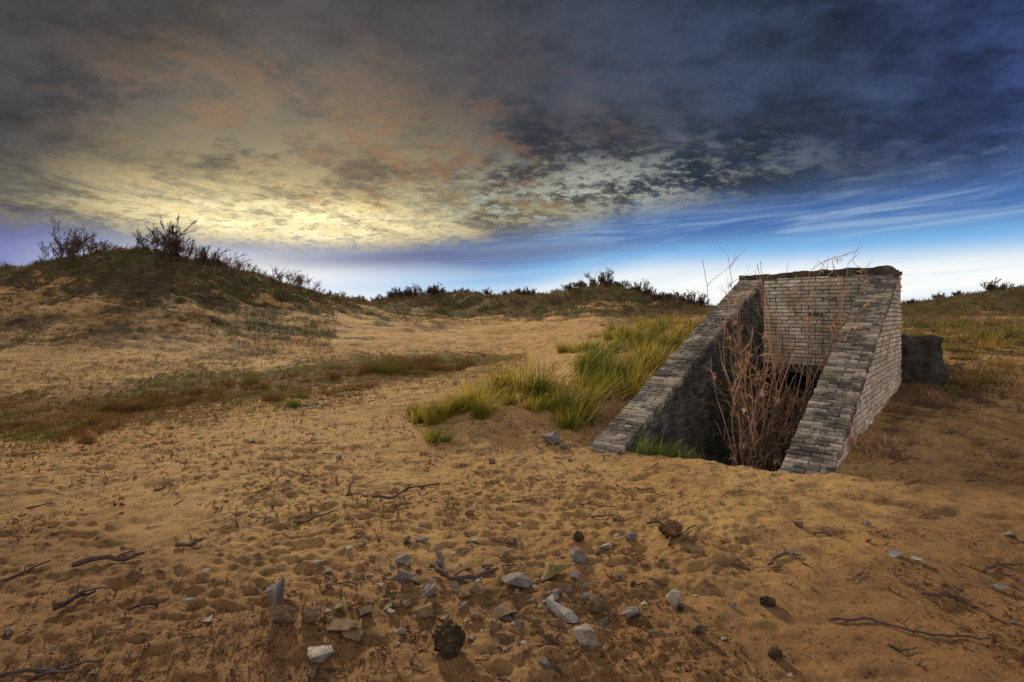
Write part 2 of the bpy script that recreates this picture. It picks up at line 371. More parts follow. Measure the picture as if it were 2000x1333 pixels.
prism(bw, [(SB+.012, .68), (SE-.012, .68), (SE-.012, 2.2), (SB+.012, 2.2)], 0.012, TOUT-.012)
prism(bw, [(SB+.012, -2.3), (SE-.012, -2.3), (SE-.012, .678), (SB+.012, .678)], .012, TH+.0)
prism(bw, [(SB+.012, -2.3), (SE-.012, -2.3), (SE-.012, .678), (SB+.012, .678)], TIN, TOUT-.012)
bwo = finish(bw, 'back_wall', M_MORTAR, label="tall back wall of buff brick above a dark doorway")
f1 = MB(); brickface(f1, 0, TH+.015, TIN-.015, .69, lambda q: 2.2, 1, 't', SB+.012); finish(f1, 'brick_facing', M_BBACK, bwo)
f2 = MB(); brickface(f2, TOUT-.012, SB+.01, SE-.012, -.2, lambda q: 2.2, 1); finish(f2, 'brick_facing', M_BOUT, bwo)
lin = MB(); prism(lin, [(SB-.03, .56), (SB+.008, .56), (SB+.008, .685), (SB-.03, .685)], TH+.01, TIN-.01); finish(lin, 'lintel', M_CONC, bwo)
cap = MB(); NS_, MS_ = 120, 6
def capz(t, q):
    rnd = -.09*max(0, (t-(TOUT-.18))/.18)**2; br = (_h(math.floor(t/.11), 3., 8)-.5)*.016
    return 2.28+t*.021+rnd+br+float(fbm(np.array([t*7.]), np.array([q*6.]), 4, 2)[0])*.026
rows_ = []
for i in range(NS_+1):
    t = -.01+(TOUT+.02)*i/NS_; j0 = float(fbm(np.array([t*9.]), np.array([1.]), 3, 6)[0])*.02+(_h(math.floor(t/.11), 5., 8)-.5)*.012
    zl = 2.19+float(fbm(np.array([t*8.]), np.array([4.]), 4, 9)[0])*.05
    prof = [(SB-.008+j0*.4, zl), (SB-.010+j0*.5, 2.25)]+[(SB-.004+j0*.5+(SE-SB+.012)*q/MS_, None) for q in range(MS_+1)]+[(SE+.012, 2.25), (SE+.01, 2.19)]
    rows_.append([W(s, t, (z if z is not None else capz(t, s)-.014*(n_ in (2, 2+MS_)))) for n_, (s, z) in enumerate(prof)])
np_ = len(rows_[0]); cap.v = [v for r_ in rows_ for v in r_]
for i in range(NS_):
    for q in range(np_-1): cap.f.append([i*np_+q, i*np_+q+1, (i+1)*np_+q+1, (i+1)*np_+q]); cap.t.append(float(_h(i//5, q > 2, 3)))
cap.f.append(list(range(np_))); cap.t.append(.5); cap.f.append([NS_*np_+q for q in range(np_)][::-1]); cap.t.append(.5)
finish(cap, 'coping', M_CAP, bwo, "dark moss stained brick coping")
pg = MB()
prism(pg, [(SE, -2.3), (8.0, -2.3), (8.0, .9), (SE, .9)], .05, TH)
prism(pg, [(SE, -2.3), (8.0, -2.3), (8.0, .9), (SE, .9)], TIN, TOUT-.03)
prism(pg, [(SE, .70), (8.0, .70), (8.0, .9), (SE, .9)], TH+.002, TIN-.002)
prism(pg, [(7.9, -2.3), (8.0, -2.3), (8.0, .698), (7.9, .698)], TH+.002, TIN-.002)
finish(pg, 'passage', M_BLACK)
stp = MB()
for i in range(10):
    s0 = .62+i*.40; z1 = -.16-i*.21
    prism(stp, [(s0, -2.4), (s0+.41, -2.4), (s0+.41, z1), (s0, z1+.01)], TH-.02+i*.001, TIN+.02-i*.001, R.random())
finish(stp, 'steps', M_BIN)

def rough_block(name, cs, tops, z0, label):
    bm = bmesh.new(); c0 = Vector((sum(c[0] for c in cs)/4, sum(c[1] for c in cs)/4, 0))
    lo = [bm.verts.new((c[0]-c0.x, c[1]-c0.y, z0)) for c in cs]
    hi = [bm.verts.new(((c[0]-c0.x)*t_[0], (c[1]-c0.y)*t_[0], t_[1])) for c, t_ in zip(cs, tops)]
    bm.faces.new(hi); bm.faces.new(lo[::-1])
    for i in range(4): bm.faces.new((lo[i], lo[(i+1) % 4], hi[(i+1) % 4], hi[i]))
    bmesh.ops.recalc_face_normals(bm, faces=bm.faces)
    bmesh.ops.triangulate(bm, faces=bm.faces)
    for _ in range(5): bmesh.ops.subdivide_edges(bm, edges=[e for e in bm.edges if e.calc_length() > .06], cuts=1, use_grid_fill=True)
    bmesh.ops.triangulate(bm, faces=[f for f in bm.faces if len(f.verts) > 3])
    for v in bm.verts:
        q = v.co; d = fbm(np.array([q.x*5+q.z*2.3]), np.array([q.y*5+q.z*3.9]), 5, 41)[0]
        d2 = abs(fbm(np.array([q.x*1.4-q.z*2.3]), np.array([q.y*1.7+q.z]), 4, 44)[0])
        v.co += Vector((q.x, q.y, .45)).normalized()*(float(d)*.12-float(d2)*.16)
    m = bpy.data.meshes.new(name); bm.to_mesh(m); bm.free(); m.materials.append(M_CONC)
    o = obj(name, m, label=label, cat='concrete block'); o.location = c0; return o
rough_block('concrete_block', [W(6.6, 1.7, 0)[:2], W(6.6, 2.95, 0)[:2], W(5.45, 2.98, 0)[:2], W(5.45, 1.7, 0)[:2]], [(.9, 1.12), (.62, 1.08), (.84, 1.22), (.95, 1.26)], .1, "dark weathered concrete block against the back of the bunker")

# ------------------------------------------------------------------ plants
def bend_branch(mb, p, d, L, rad, depth, wind, rng, spread=.6, kids=3, sides=4, tint=None, tw=.35, minr=.004):
    n = 5 if depth > 0 else 4; pts = [p.copy()]; ds = [d.copy()]; q = p.copy(); dd = d.copy()
    for i in range(n):
        dd = (dd+Vector((rng.uniform(-1, 1), rng.uniform(-1, 1), rng.uniform(-.7, .7)))*tw*.5+wind*.09).normalized()
        q = q+dd*L/n; pts.append(q.copy()); ds.append(dd.copy())
    r1 = max(rad*.45, minr*.7)
    tn = rng.random() if tint is None else tint
    mb.tube(pts, [rad+(r1-rad)*i/n for i in range(n+1)], sides if depth > 0 else 3, tn, cap=False)
    if depth <= 0: return
    for c_ in range(kids+rng.randint(0, 1)):
        i = rng.randint(1, n); base = pts[i]; dv = ds[i]
        nd = (dv+Vector((rng.uniform(-1, 1), rng.uniform(-1, 1), rng.uniform(-.3, .8)))*spread).normalized()
        bend_branch(mb, base, nd, L*rng.uniform(.45, .75), max(rad*.55, minr), depth-1, wind, rng, spread, kids, sides, None, tw, minr)
def shrub_mesh(name, seed, height, width, stems, depth, wind, mat, rad=.03, kids=3, minr=.01, spread=.7):
    rng = random.Random(seed); mb = MB()
    for i in range(stems):
        p = Vector((rng.uniform(-.35, .35)*width, rng.uniform(-.3, .3)*width, -.15))
        d = Vector((rng.uniform(-1, 1)*width/height*.6, rng.uniform(-.6, .6)*width/height*.6, 1)).normalized()
        bend_branch(mb, p, d, height*rng.uniform(.45, .75), rad*rng.uniform(.7, 1.1), depth, Vector(wind), rng, spread, kids, 4, None, .4, minr)
    return mb.mesh(name, mat)
def put(name, mesh, u, v, label, cat, group, sc=1., rot=None, sink=0.):
    x, y, z = sight(u, v); o = obj(name, mesh, label=label, cat=cat, group=group)
    o.location = (x, y, z-sink); o.rotation_euler = (0, 0, R.uniform(-.5, .5) if rot is None else rot)
    o.scale = (sc*R.uniform(.92, 1.08), sc, sc*R.uniform(.92, 1.08)); return o
wd = (.5, -.1, .05)
SH = [shrub_mesh('bare_shrub', 100+i, 1.4, 2.3, 7, 3, wd, M_TWIG if i == 3 else M_TWIGP, .022, 3, .0085, .8) for i in range(4)]
TR = [shrub_mesh('windswept_tree', 140+i, 2.2, 1.0, 2, 4, (.5, 0, .1), M_TWIG, .05, 3, .012, .75) for i in range(3)]
def crest(u, off=0, dmin=1.):
    a_ = (u-1000)/1000; hz = H(a_*DS, DS, False); k_ = int(np.argmax(np.where(DS > dmin, (hz-CAMZ)/DS, -9)))
    D_ = DS[k_]-off; return a_*D_, D_, H1(a_*D_, D_)
def put_crest(name, mesh, u, label, cat, group, sc, off=0., rot=None, dmin=1.):
    x, y, z = crest(u, off, dmin); o = obj(name, mesh, label=label, cat=cat, group=group); o.location = (x, y, z-.05)
    o.rotation_euler = (0, 0, R.uniform(-.6, .6) if rot is None else rot); o.scale = (sc*R.uniform(.9, 1.1), sc, sc*R.uniform(.85, 1.1)); return o
LS = "bare windswept shrub on the crest of a scrubby dune"; G1 = "bare shrubs along the dune crest"
for u, sc in ((112,.8),(132,1.1),(150,1.3),(168,1.2),(185,.8),(290,.9),(310,1.15),(335,1.05),(320,.9),(380,.9),(405,.95),(430,.8),(455,.7),(480,.6),(205,.3),(230,.25),(95,.5),(5,.35),(15,.25),(540,.7),(570,.85),(595,.7),(555,.7),(580,.7),(360,.8),(500,.5),(620,.4)):
    put_crest('bare_shrub', R.choice(SH), u, LS, 'shrub', G1, sc, R.uniform(0, .8))
for i, (u, sc) in enumerate(((345,1.2),(335,.85),(395,.7),(425,.65),(135,.65))):
    put_crest('windswept_tree', TR[i % 3], u, "small leafless tree bent by the wind on a dune top", 'tree', "leafless trees on the dune", sc, .6)
SF = [shrub_mesh('dune_shrub', 200+i, 1.3, 2.4, 12, 3, (.3, 0, 0), M_TWIG, .04, 4, .018) for i in range(3)]
for u, sc in [(640,.5),(700,.6),(735,.5),(775,1.1),(800,1.2),(788,1.),(850,1.1),(843,.9),(900,.5),(950,.7),(1005,.7),(1025,1.),(1042,.7),(1110,.6),(1130,.8),(1155,.8),(1178,1.3),(1190,.8),(1215,.7),(1250,1.),(1265,.9),(1290,.8),(1310,1.),(1335,1.2),(1355,1.1),(1370,.9),(1780,.5),(1830,.6),(1870,.5),(1935,1.),(1965,.6),(1990,.5)]+[(660+i*25, .4+.35*_h(i, 2, 9)) for i in range(29)]:
    put_crest('dune_shrub', R.choice(SF), u, "low dark shrub on a distant dune ridge", 'shrub', "shrubs along the distant dune ridge", sc*.8*(1.5 if u > 1700 else 1), R.uniform(-1, 1), None, 34.)

def tussock(name, seed, n, h, spread, wind, mat, w=.009, fan=1.):
    rng = random.Random(seed); mb = MB()
    cl = [(rng.gauss(0, spread*.5), rng.gauss(0, spread*.5), rng.uniform(.65, 1.1)) for _ in range(5)]
    for i in range(n):
        cxx, cyy, ch = rng.choice(cl)
        q = rng.random()**.6*spread*.4; an = rng.uniform(0, 6.283); p = (cxx+q*math.cos(an), cyy+q*math.sin(an), -.06)
        L = h*ch*rng.uniform(.4, 1.15); d = Vector((math.cos(an)*q/spread*fan*1.4+rng.gauss(0, .2)+wind*.3, math.sin(an)*q/spread*fan+rng.gauss(0, .2), 1))
        sd = Vector((rng.uniform(-1, 1), rng.uniform(-1, 1), .001)); bd = rng.gauss(.22, .25)*wind
        tn = rng.gauss(.42, .42) if L > h*.7 else rng.gauss(.15, .25)
        mb.blade(p, d, sd, L, w*rng.uniform(.6, 1.3), (L*bd+rng.uniform(-.05, .05), rng.uniform(-.08, .08), -L*rng.uniform(.0, .18)), min(1, max(0, tn)), 4)
    return mb.mesh(name, mat)
TU = [tussock('marram_tussock', 300+i, 300, .72, .19, .5, M_GRASS, .014, 1.3) for i in range(6)]
TY = [tussock('yellow_grass_tussock', 320+i, 180, .5, .28, .5, M_GRASSY, .015, 1.1) for i in range(4)]
TR_ = [tussock('russet_grass_tussock', 340+i, 420, .38, .4, .1, M_REED, .009) for i in range(3)]
TG = [tussock('green_grass_tuft', 360+i, 120, .36, .14, .5, M_GREEN, .011) for i in range(2)]
LM = "wind bent olive green marram grass tussock on sand"; GM = "marram grass tussocks on the small dunes"
def scatter(meshes, name, reg, n, label, cat, group, s0, s1, keep=None, mind=10):
    pts = []; tries = 0
    while len(pts) < n and tries < n*40:
        tries += 1; u = R.uniform(reg[0], reg[1]); v = R.uniform(reg[2], reg[3])
        if keep and not keep(u, v): continue
        if any((u-a_)**2+((v-b_)*1.8)**2 < mind**2 for a_, b_ in pts): continue
        x, y, z = sight(u, v); s_, t_ = st(x, y)
        if -.3 < s_ < 8.2 and -.12 < t_ < TOUT+.2: continue
        pts.append((u, v)); put(name, R.choice(meshes), u, v, label, cat, group, R.uniform(s0, s1), R.uniform(-.45, .45))
scatter(TU, 'marram_tussock', (845, 1110, 775, 835), 7, LM, 'grass tussock', GM, .4, .8, lambda u, v: v > 840-(u-830)*.7 and v < 850-(u-860)*.12, 40)
for u, v, s_ in ((850,862,.5),(828,826,.5),(850,822,.6),(1112,840,.7),(1100,812,.9),(803,812,.35),(1000,778,1.3),(962,785,1.1),(1055,778,1.3),(925,800,.9),(880,815,.7),(900,808,.75),(1135,800,1.0),(1190,780,1.1),(1225,755,1.1),(1145,830,.7)):
    put('marram_tussock', R.choice(TU), u, v, LM, 'grass tussock', GM, s_)
scatter(TU, 'marram_tussock', (1130, 1300, 690, 800), 13, LM, 'grass tussock', GM, .7, 1.2, lambda u, v: v < 860-(u-1130)*.6, 36)
scatter(TU+TY, 'marram_tussock', (1160, 1395, 630, 700), 26, LM, 'grass tussock', GM, .7, 1.35, lambda u, v: v < 665+(u-1160)*.2, 22)
for u, v in ((1095,690),(1108,688),(1122,690),(1135,686),(1150,684)):
    put('marram_tussock', R.choice(TU), u, v, "small dark marram tuft on bright sand", 'grass tussock', GM, .7)
scatter(TY, 'yellow_grass_tussock', (1772, 2040, 630, 672), 34, "yellow green dune grass tussock on rough ground", 'grass tussock', "yellow grass tussocks beside the bunker", .6, 1.1, None, 15)
scatter(TY, 'yellow_grass_tussock', (1840, 2040, 672, 770), 22, "yellow green dune grass tussock on rough ground", 'grass tussock', "yellow grass tussocks beside the bunker", .3, .7, None, 24)
for u, v, s_ in ((245,800,1.0),(220,800,.75),(272,800,.75),(245,803,.85),(560,795,.45),(575,792,.4)):
    put('russet_grass_tussock', R.choice(TR_), u, v, "round russet grass tussock in the grassy hollow", 'grass tussock', "russet tussocks in the hollow", s_)
scatter(TR_, 'russet_grass_tussock', (720, 930, 705, 732), 20, "dark russet grass tussock at the foot of the dune", 'grass tussock', "russet tussocks in the hollow", .6, 1.6, lambda u, v: abs(v-(732-(u-700)*.1)) < 10, 12)
scatter(TR_, 'russet_grass_tussock', (300, 720, 710, 790), 18, "low russet grass tussock in the grassy hollow", 'grass tussock', "russet tussocks in the hollow", .3, .8, lambda u, v: abs(v-(800-(u-300)*.16)) < 26, 30)
scatter(TR_, 'russet_grass_tussock', (0, 200, 830, 872), 12, "brown grass tussock in the grassy hollow", 'grass tussock', "russet tussocks in the hollow", .3, .6, None, 24)
for s_, t_, sc in ((.22,.60,.7),(.34,.72,1.0),(.42,.9,.8),(.5,.60,1.0),(.62,.75,.8),(.40,1.08,.6),(.45,1.65,.3)):
    x, y, _ = W(s_, t_, 0); o = obj('green_grass_tuft', R.choice(TG), label="fresh green grass tuft at the bunker steps", cat='grass tuft', group="green grass tufts at the bunker steps")
    o.location = (x, y, H1(x, y)); o.rotation_euler = (0, 0, R.uniform(-.5, .5)); o.scale = (sc,)*3

def dry_bush(seed, n, smin, smax, tmin, tmax, ztop_, lmin=.5, mat=None, kk=(4, 9)):
    rng = random.Random(seed); mb = MB(); c0 = Vector(W((smin+smax)/2, (tmin+tmax)/2, -.3))
    for i in range(n):
        s_ = rng.uniform(smin, smax); t_ = rng.uniform(tmin, tmax); x, y, _ = W(s_, t_, 0); z = max(H1(x, y), -.16-((s_-.62)/.40)*.21)-.03
        p = Vector((x, y, z))-c0; L = (ztop_-z)*rng.uniform(lmin, 1.03)
        d = Vector((rng.uniform(-.10, .22), rng.uniform(-.14, .14), 1)).normalized(); q = p.copy(); pts = [q.copy()]; m_ = 10; ds = []
        for k_ in range(m_):
            d = (d+Vector((rng.uniform(-.2, .22), rng.uniform(-.2, .2), .10))).normalized(); q = q+d*L/m_; pts.append(q.copy()); ds.append(d.copy())
        tn = rng.random(); r0 = rng.uniform(.006, .012); mb.tube(pts, [r0*(1-.6*k_/m_) for k_ in range(m_+1)], 4, tn, False)
        for c_ in range(rng.randint(*kk)):
            k_ = rng.randint(3, m_); nd = (Vector((rng.uniform(-1, 1), rng.uniform(-1, 1), rng.uniform(.1, .9)))).normalized()
            bend_branch(mb, pts[k_], (ds[k_-1]*.5+nd).normalized(), rng.uniform(.10, .42), .005, 1, Vector((0, 0, 0)), rng, .9, 2, 3, None, .5, .003)
            if rng.random() < .45:
                e = pts[k_]+nd*rng.uniform(.05, .25); br = rng.uniform(.6, 1)
                for l_ in range(rng.randint(8, 18)):
                    dv = Vector((rng.uniform(-1, 1), rng.uniform(-1, 1), rng.uniform(-1, .6)))
                    mb.blade(e+dv*.02, dv, Vector((rng.uniform(-1, 1), rng.uniform(-1, 1), .2)), rng.uniform(.02, .06), .02, (rng.uniform(-.02, .02), 0, -.02), br, 2)
    o = obj('dry_shrub', mb.mesh('dry_shrub', mat or M_DRY), label="tall tangled dry brown shrub growing in the stairwell", cat='shrub', group="dry shrubs in the stairwell"); o.location = c0
dry_bush(1, 9, 1.5, 2.4, .9, 1.5, 1.4, .5)
dry_bush(2, 28, 2.2, 3.6, .85, 1.6, 2.1, .5)
dry_bush(4, 10, 2.6, 3.4, .9, 1.5, 2.35, .85)
dry_bush(3, 12, 3.4, 4.4, .8, 1.6, 2.55, .65)
dry_bush(5, 22, 1.3, 3.0, .7, 1.7, .7, .5, M_TWIG, (6, 12))
def weed_mesh(seed, h, n, mat):
    rng = random.Random(seed); mb = MB()
    for i in range(n):
        d = Vector((rng.uniform(-1, 1), rng.uniform(-1, 1), rng.uniform(.25, 1.2))).normalized()
        bend_branch(mb, Vector((rng.uniform(-.08, .08), rng.uniform(-.08, .08), -.02)), d, h*rng.uniform(.5, 1), .003, 1, Vector((0, 0, -.5)), rng, .8, 4, 3, None, .5, .002)
    return mb.mesh('dry_weed', mat)
WM = [weed_mesh(400+i, .3, 15, M_TWIGP if i < 2 else M_DRY) for i in range(3)]
for u, v, s_ in ((1650,880,1.0),(1675,868,.8),(1705,895,.9),(1740,900,1.0),(1720,890,.8),(1765,905,.7),(1700,820,.5),(1730,800,.5),(1185,840,1.1),(1200,815,1.3),(1220,790,1.3),(1165,855,.8),(1240,770,1.2),(1830,790,.7),(1880,800,.6),(1930,830,.6),(1800,830,.4),(1960,780,.8),(1890,760,.8),(1850,900,.4),(1980,900,.5),(1905,735,1.),(1950,745,.9),(1990,810,.8),(1860,850,.5),(1780,870,.5),(1920,870,.4),(1870,730,.9),(1975,760,.9),(1820,775,.6)):
    put('dry_weed', R.choice(WM), u, v, "low tangled dry brown weed on the sand", 'weed', "dry weeds near the bunker walls", s_)
gb = MB(); NG = 18000
ag = np.array([R.uniform(-1.25, .03) for _ in range(NG)]); Dg = np.interp(ag, [-1.7, -1, -.7, -.4, -.1, .05], [7.5, 8.6, 10.2, 12.8, 16.5, 18])*np.exp(np.array([R.gauss(0, .17) for _ in range(NG)]))
xg = ag*Dg; zg = H(xg, Dg); ng = fbm(xg*.9, Dg*.9, 4, 33)
for x, y, z, n_ in zip(xg, Dg, zg, ng):
    if n_ < R.uniform(-.55, .15): continue
    tn = min(1, max(0, .5+n_*.6+R.gauss(0, .2)))
    for b_ in range(4):
        gb.blade((x+R.uniform(-.05, .05), y+R.uniform(-.05, .05), z-.01), (R.uniform(-.7, .8), R.uniform(-.5, .5), 1), (R.uniform(-1, 1), R.uniform(-1, 1), .01), R.uniform(.03, .12), .014, (.02, 0, -.02), tn, 2)
obj('hollow_grass', gb.mesh('hollow_grass', M_REED), kind='stuff', label="short brown grass covering the hollow", cat='grass')
sb = MB(); NS = 26000
aa = np.array([R.choice((R.uniform(-1.15, -.3), R.uniform(-1.15, -.3), R.uniform(-.4, .42), R.uniform(.65, 1.1))) for _ in range(NS)])
Dq = np.array([R.uniform(12, 38) if q < -.35 else (R.uniform(33, 66) if q < .5 else R.uniform(7, 80)) for q in aa]); xq = aa*Dq; zq = H(xq, Dq)
nq = fbm(xq*.5, Dq*.5, 3, 91); nq2 = fbm(xq*.22, Dq*.22, 4, 31)
for a_, Dd, x, z, n_, m_ in zip(aa, Dq, xq, zq, nq, nq2):
    if a_ < -.3 and z+m_*2.8+n_*2.6 < 1.0+R.gauss(0, .8): continue
    if -.3 <= a_ < .5 and z+m_*1.8+n_*1.5 < 1.1+R.gauss(0, .3): continue
    tn = R.random(); sc = max(1, Dd/18)
    for b_ in range(5):
        sb.blade((x+R.uniform(-.15, .15)*sc, Dd+R.uniform(-.1, .1)*sc, z-.02), (R.uniform(-.9, 1), R.uniform(-.6, .6), 1), (R.uniform(-1, 1), R.uniform(-1, 1), .01), R.uniform(.07, .2)*sc, .02*sc, (.05, 0, -.03), tn, 2)
M_SCRUB = rgbm('scrub_leaf', (.022, .020, .009), (.20, .135, .06), (.065, .085, .018), sc=1.2, leaf=.2)
obj('dune_scrub', sb.mesh('dune_scrub', M_SCRUB), kind='stuff', label="low mossy scrub covering the dune tops", cat='scrub')

# ------------------------------------------------------------------ stones
def stonemat(name, c1, c2, c3, sc=22):
    m, k, b = newmat(name, .85); p = pos(k)
    n = k.noise(p, sc, 6, .72); c = k.mix(k.mr(n, .32, .68), c1, c2)
    c = k.mix(k.mr(k.noise(p, sc*.5, 6, .7), .48, .62), c, c3)
    c = k.mix(k.mr(k.noise(p, sc*5, 4, .7), .5, .68, 0, .6), c, (.05, .04, .035))
    c = k.mix(k.mr(k.noise(p, sc*1.3, 5, .75), .54, .68, 0, .7), c, (.34, .20, .09))
    k.put(b.inputs['Base Color'], c); bump(k, b, k.m('ADD', k.noise(p, 40, 6, .75), k.m('MULTIPLY', k.noise(p, 150, 4, .7), .4)), .02); return m
MS = {'g': stonemat('grey_stone', (.08, .08, .09), (.32, .315, .33), (.17, .13, .10)),
      'w': stonemat('pale_stone', (.26, .25, .24), (.58, .55, .53), (.28, .21, .15)),
      'b': stonemat('brown_stone', (.12, .08, .05), (.30, .20, .12), (.08, .055, .04)),
      'y': stonemat('mossy_stone', (.19, .15, .06), (.36, .28, .14), (.13, .12, .045)),
      'd': stonemat('dark_stone', (.02, .015, .012), (.09, .055, .03), (.03, .02, .01)),
      'r': stonemat('curled_bark', (.06, .03, .015), (.26, .13, .05), (.10, .05, .025))}
def stone_mesh(seed, mat, kind='angular', lev=3):
    rng = random.Random(seed); bm = bmesh.new()
    if kind == 'round':
        bmesh.ops.create_icosphere(bm, subdivisions=4, radius=.5)
        for v in bm.verts:
            q = v.co; nn = fbm(np.array([q.x*9+seed]), np.array([q.y*9+q.z*7]), 4, 3)[0]; v.co = q*(1+.32*float(nn))
    else:
        for i in range(10):
            v = Vector((rng.gauss(0, 1), rng.gauss(0, 1), rng.gauss(0, 1))).normalized()*rng.uniform(.36, .62); bm.verts.new(v)
        r_ = bmesh.ops.convex_hull(bm, input=bm.verts)
        bmesh.ops.delete(bm, geom=[g for g in r_['geom_interior'] if isinstance(g, bmesh.types.BMVert)], context='VERTS')
        bmesh.ops.dissolve_limit(bm, angle_limit=.4, verts=bm.verts, edges=bm.edges)
        bmesh.ops.bevel(bm, geom=list(bm.edges), offset=.014, segments=1, affect='EDGES')
        bmesh.ops.triangulate(bm, faces=bm.faces)
        for _ in range(lev):
            bmesh.ops.subdivide_edges(bm, edges=[e for e in bm.edges if e.calc_length() > .06], cuts=1, use_grid_fill=True)
            bmesh.ops.triangulate(bm, faces=bm.faces)
        P_ = np.array([v.co[:] for v in bm.verts])
        nn = fbm(P_[:, 0]*3.2+seed+P_[:, 2]*2, P_[:, 1]*3.2+P_[:, 2]*2.7, 5, 4)*.20+fbm(P_[:, 0]*14+seed, P_[:, 1]*14+P_[:, 2]*11, 3, 9)*.05
        for v, n_ in zip(bm.verts, nn): v.co = v.co*(1+float(n_))
    m = bpy.data.meshes.new('stone'); bm.to_mesh(m); bm.free(); m.materials.append(mat); return m
LBL = {'g': "angular grey stone shard lying on sand", 'w': "pale chipped stone lying on sand", 'b': "brown sandy stone half sunk in sand", 'y': "mossy yellowish stone chunk on sand", 'd': "dark crumbly rounded lump on sand", 'r': "curled brown crumbly lump on sand"}
ST = [(538,1205,50,68,'g'),(545,1230,55,35,'b'),(600,1228,52,28,'b'),(622,1290,56,30,'w'),(790,1152,54,32,'g'),(850,1112,42,22,'g'),(843,1170,48,28,'g'),(785,1105,38,16,'g'),
(1085,1138,66,40,'y'),(1130,1108,46,22,'g'),(1125,1134,30,14,'w'),(1075,1185,42,20,'w'),(1098,1210,70,22,'w'),(1165,1192,38,40,'b'),(1145,1275,64,40,'w'),(1000,1150,66,32,'g'),(1320,1178,36,24,'w'),
(1235,1210,58,22,'g'),(985,1203,58,16,'b'),(830,1205,52,20,'b'),(715,1215,46,20,'b'),(660,1242,64,32,'b'),(692,1252,52,20,'b'),(1235,1064,28,22,'g'),(1187,1080,38,10,'w'),(1362,1084,42,10,'y'),
(1750,1093,36,16,'w'),(965,1235,30,20,'b'),(925,1252,30,14,'g'),(1060,1312,28,16,'g'),(1365,1245,38,20,'b'),(635,1116,24,10,'g'),(1105,1163,28,12,'g'),(1205,1137,28,14,'b'),(775,1192,32,14,'b'),
(1080,872,46,28,'g'),(1105,880,22,10,'g'),(662,899,22,8,'g'),(490,866,16,10,'g'),(960,908,18,10,'b'),(1960,1158,38,12,'g'),(1980,1052,28,12,'g'),(1390,1150,22,12,'b'),(1288,1250,28,12,'b'),(940,1160,36,16,'b'),(905,1175,32,14,'b'),(1040,1225,30,12,'b'),(680,1080,12,8,'w'),(1262,1108,18,8,'b'),(640,1155,28,12,'b'),(612,1310,36,14,'b'),(1548,1090,20,10,'g'),(870,1215,28,12,'b'),(1180,1215,26,12,'g')]
DK = [(875,1290,64,54,'d'),(1313,1052,46,26,'r'),(1130,1060,22,16,'d'),(1503,1186,34,16,'d'),(1517,1292,28,18,'d'),(1330,1188,14,8,'d')]
def place_stone(mesh, u, v, w, h, c, sinkf=.16, group="scattered rubble stones on the sand", k_=1.08):
    x, y, z = sight(u, v); sx = w/1000*y*k_; sz = max(h, w*.34)/1000*y*1.15
    o = obj('stone', mesh, label=LBL[c], cat='stone', group=group)
    o.scale = (sx, sx*R.uniform(.6, .95), sz*1.05); o.rotation_euler = (R.uniform(-.3, .3), R.uniform(-.3, .3), R.uniform(-.6, .6)); o.location = (x, y+sx*.2, z+sz*(.5-sinkf)); return o
for i, (u, v, w, h, c) in enumerate(ST): place_stone(stone_mesh(500+i, MS[c]), u, v, w, h, c)
for i, (u, v, w, h, c) in enumerate(DK): place_stone(stone_mesh(600+i, MS[c], 'round'), u, v, w, h, c, .12, "dark crumbly lumps on the sand", .95)
SM = [(stone_mesh(700+i, MS[c], lev=2), c) for i, c in enumerate('gbbgwbybwg')]
for i in range(230):
    if R.random() < .7: u = R.gauss(930, 190); v = R.gauss(1180, 58)
    elif R.random() < .15: u = R.uniform(1620, 1800); v = R.uniform(800, 910)
    else: u = R.uniform(0, 2000); v = R.uniform(880, 1330)
    if not (790 < v < 1330): continue
    m_, c = R.choice(SM); w = R.uniform(8, 15)*(1+R.random()**3*1.2)*(.5 if v < 1000 else 1); place_stone(m_, u, v, w, w*R.uniform(.3, .6), c)

# ------------------------------------------------------------------ sticks
STK = [([(845,1117),(862,1135),(885,1146),(930,1142),(972,1131)],.017),([(1308,1075),(1308,1062),(1325,1050),(1358,1036)],.009),([(1620,1214),(1660,1214),(1700,1212),(1745,1230),(1800,1245),(1860,1252),(1915,1262),(1932,1254)],.0075),
([(1800,1168),(1840,1168),(1880,1178),(1915,1195),(1950,1217)],.007),([(1835,1155),(1860,1170),(1895,1180)],.0055),([(1503,1112),(1515,1098),(1540,1088),(1566,1094)],.009),([(575,1022),(615,1012),(657,997)],.010),([(725,975),(770,972),(810,955),(860,948)],.012),
([(0,1143),(45,1125),(98,1108)],.010),([(340,1075),(370,1070),(395,1062)],.015),([(248,1192),(285,1178),(330,1167)],.009),([(140,1112),(200,1105),(240,1100),(282,1090)],.018),([(100,1210),(140,1190),(185,1168)],.018),([(1155,1018),(1185,1012),(1212,1024)],.008),
([(677,972),(683,955),(692,938)],.009),([(1920,1125),(1950,1112),(1997,1110)],.009),([(0,1328),(60,1315),(120,1308),(195,1300)],.010),([(60,1330),(100,1312),(170,1322)],.008),([(1265,1030),(1290,1022),(1310,1024)],.009),([(500,1143),(512,1158),(515,1172)],.004),
([(1740,1120),(1770,1150),(1800,1165)],.003),([(1430,1085),(1445,1100),(1440,1115)],.003),([(1590,1045),(1610,1040),(1625,1048)],.006),([(1210,1085),(1240,1092),(1262,1090)],.006),([(560,925),(600,935),(640,930)],.007),([(50,990),(90,985),(110,990)],.007),([(1735,1262),(1760,1275),(1790,1270)],.006),([(1000,985),(1030,980),(1050,985)],.006),([(300,960),(330,950),(350,955)],.007),([(620,1240),(640,1235),(690,1228)],.007)]
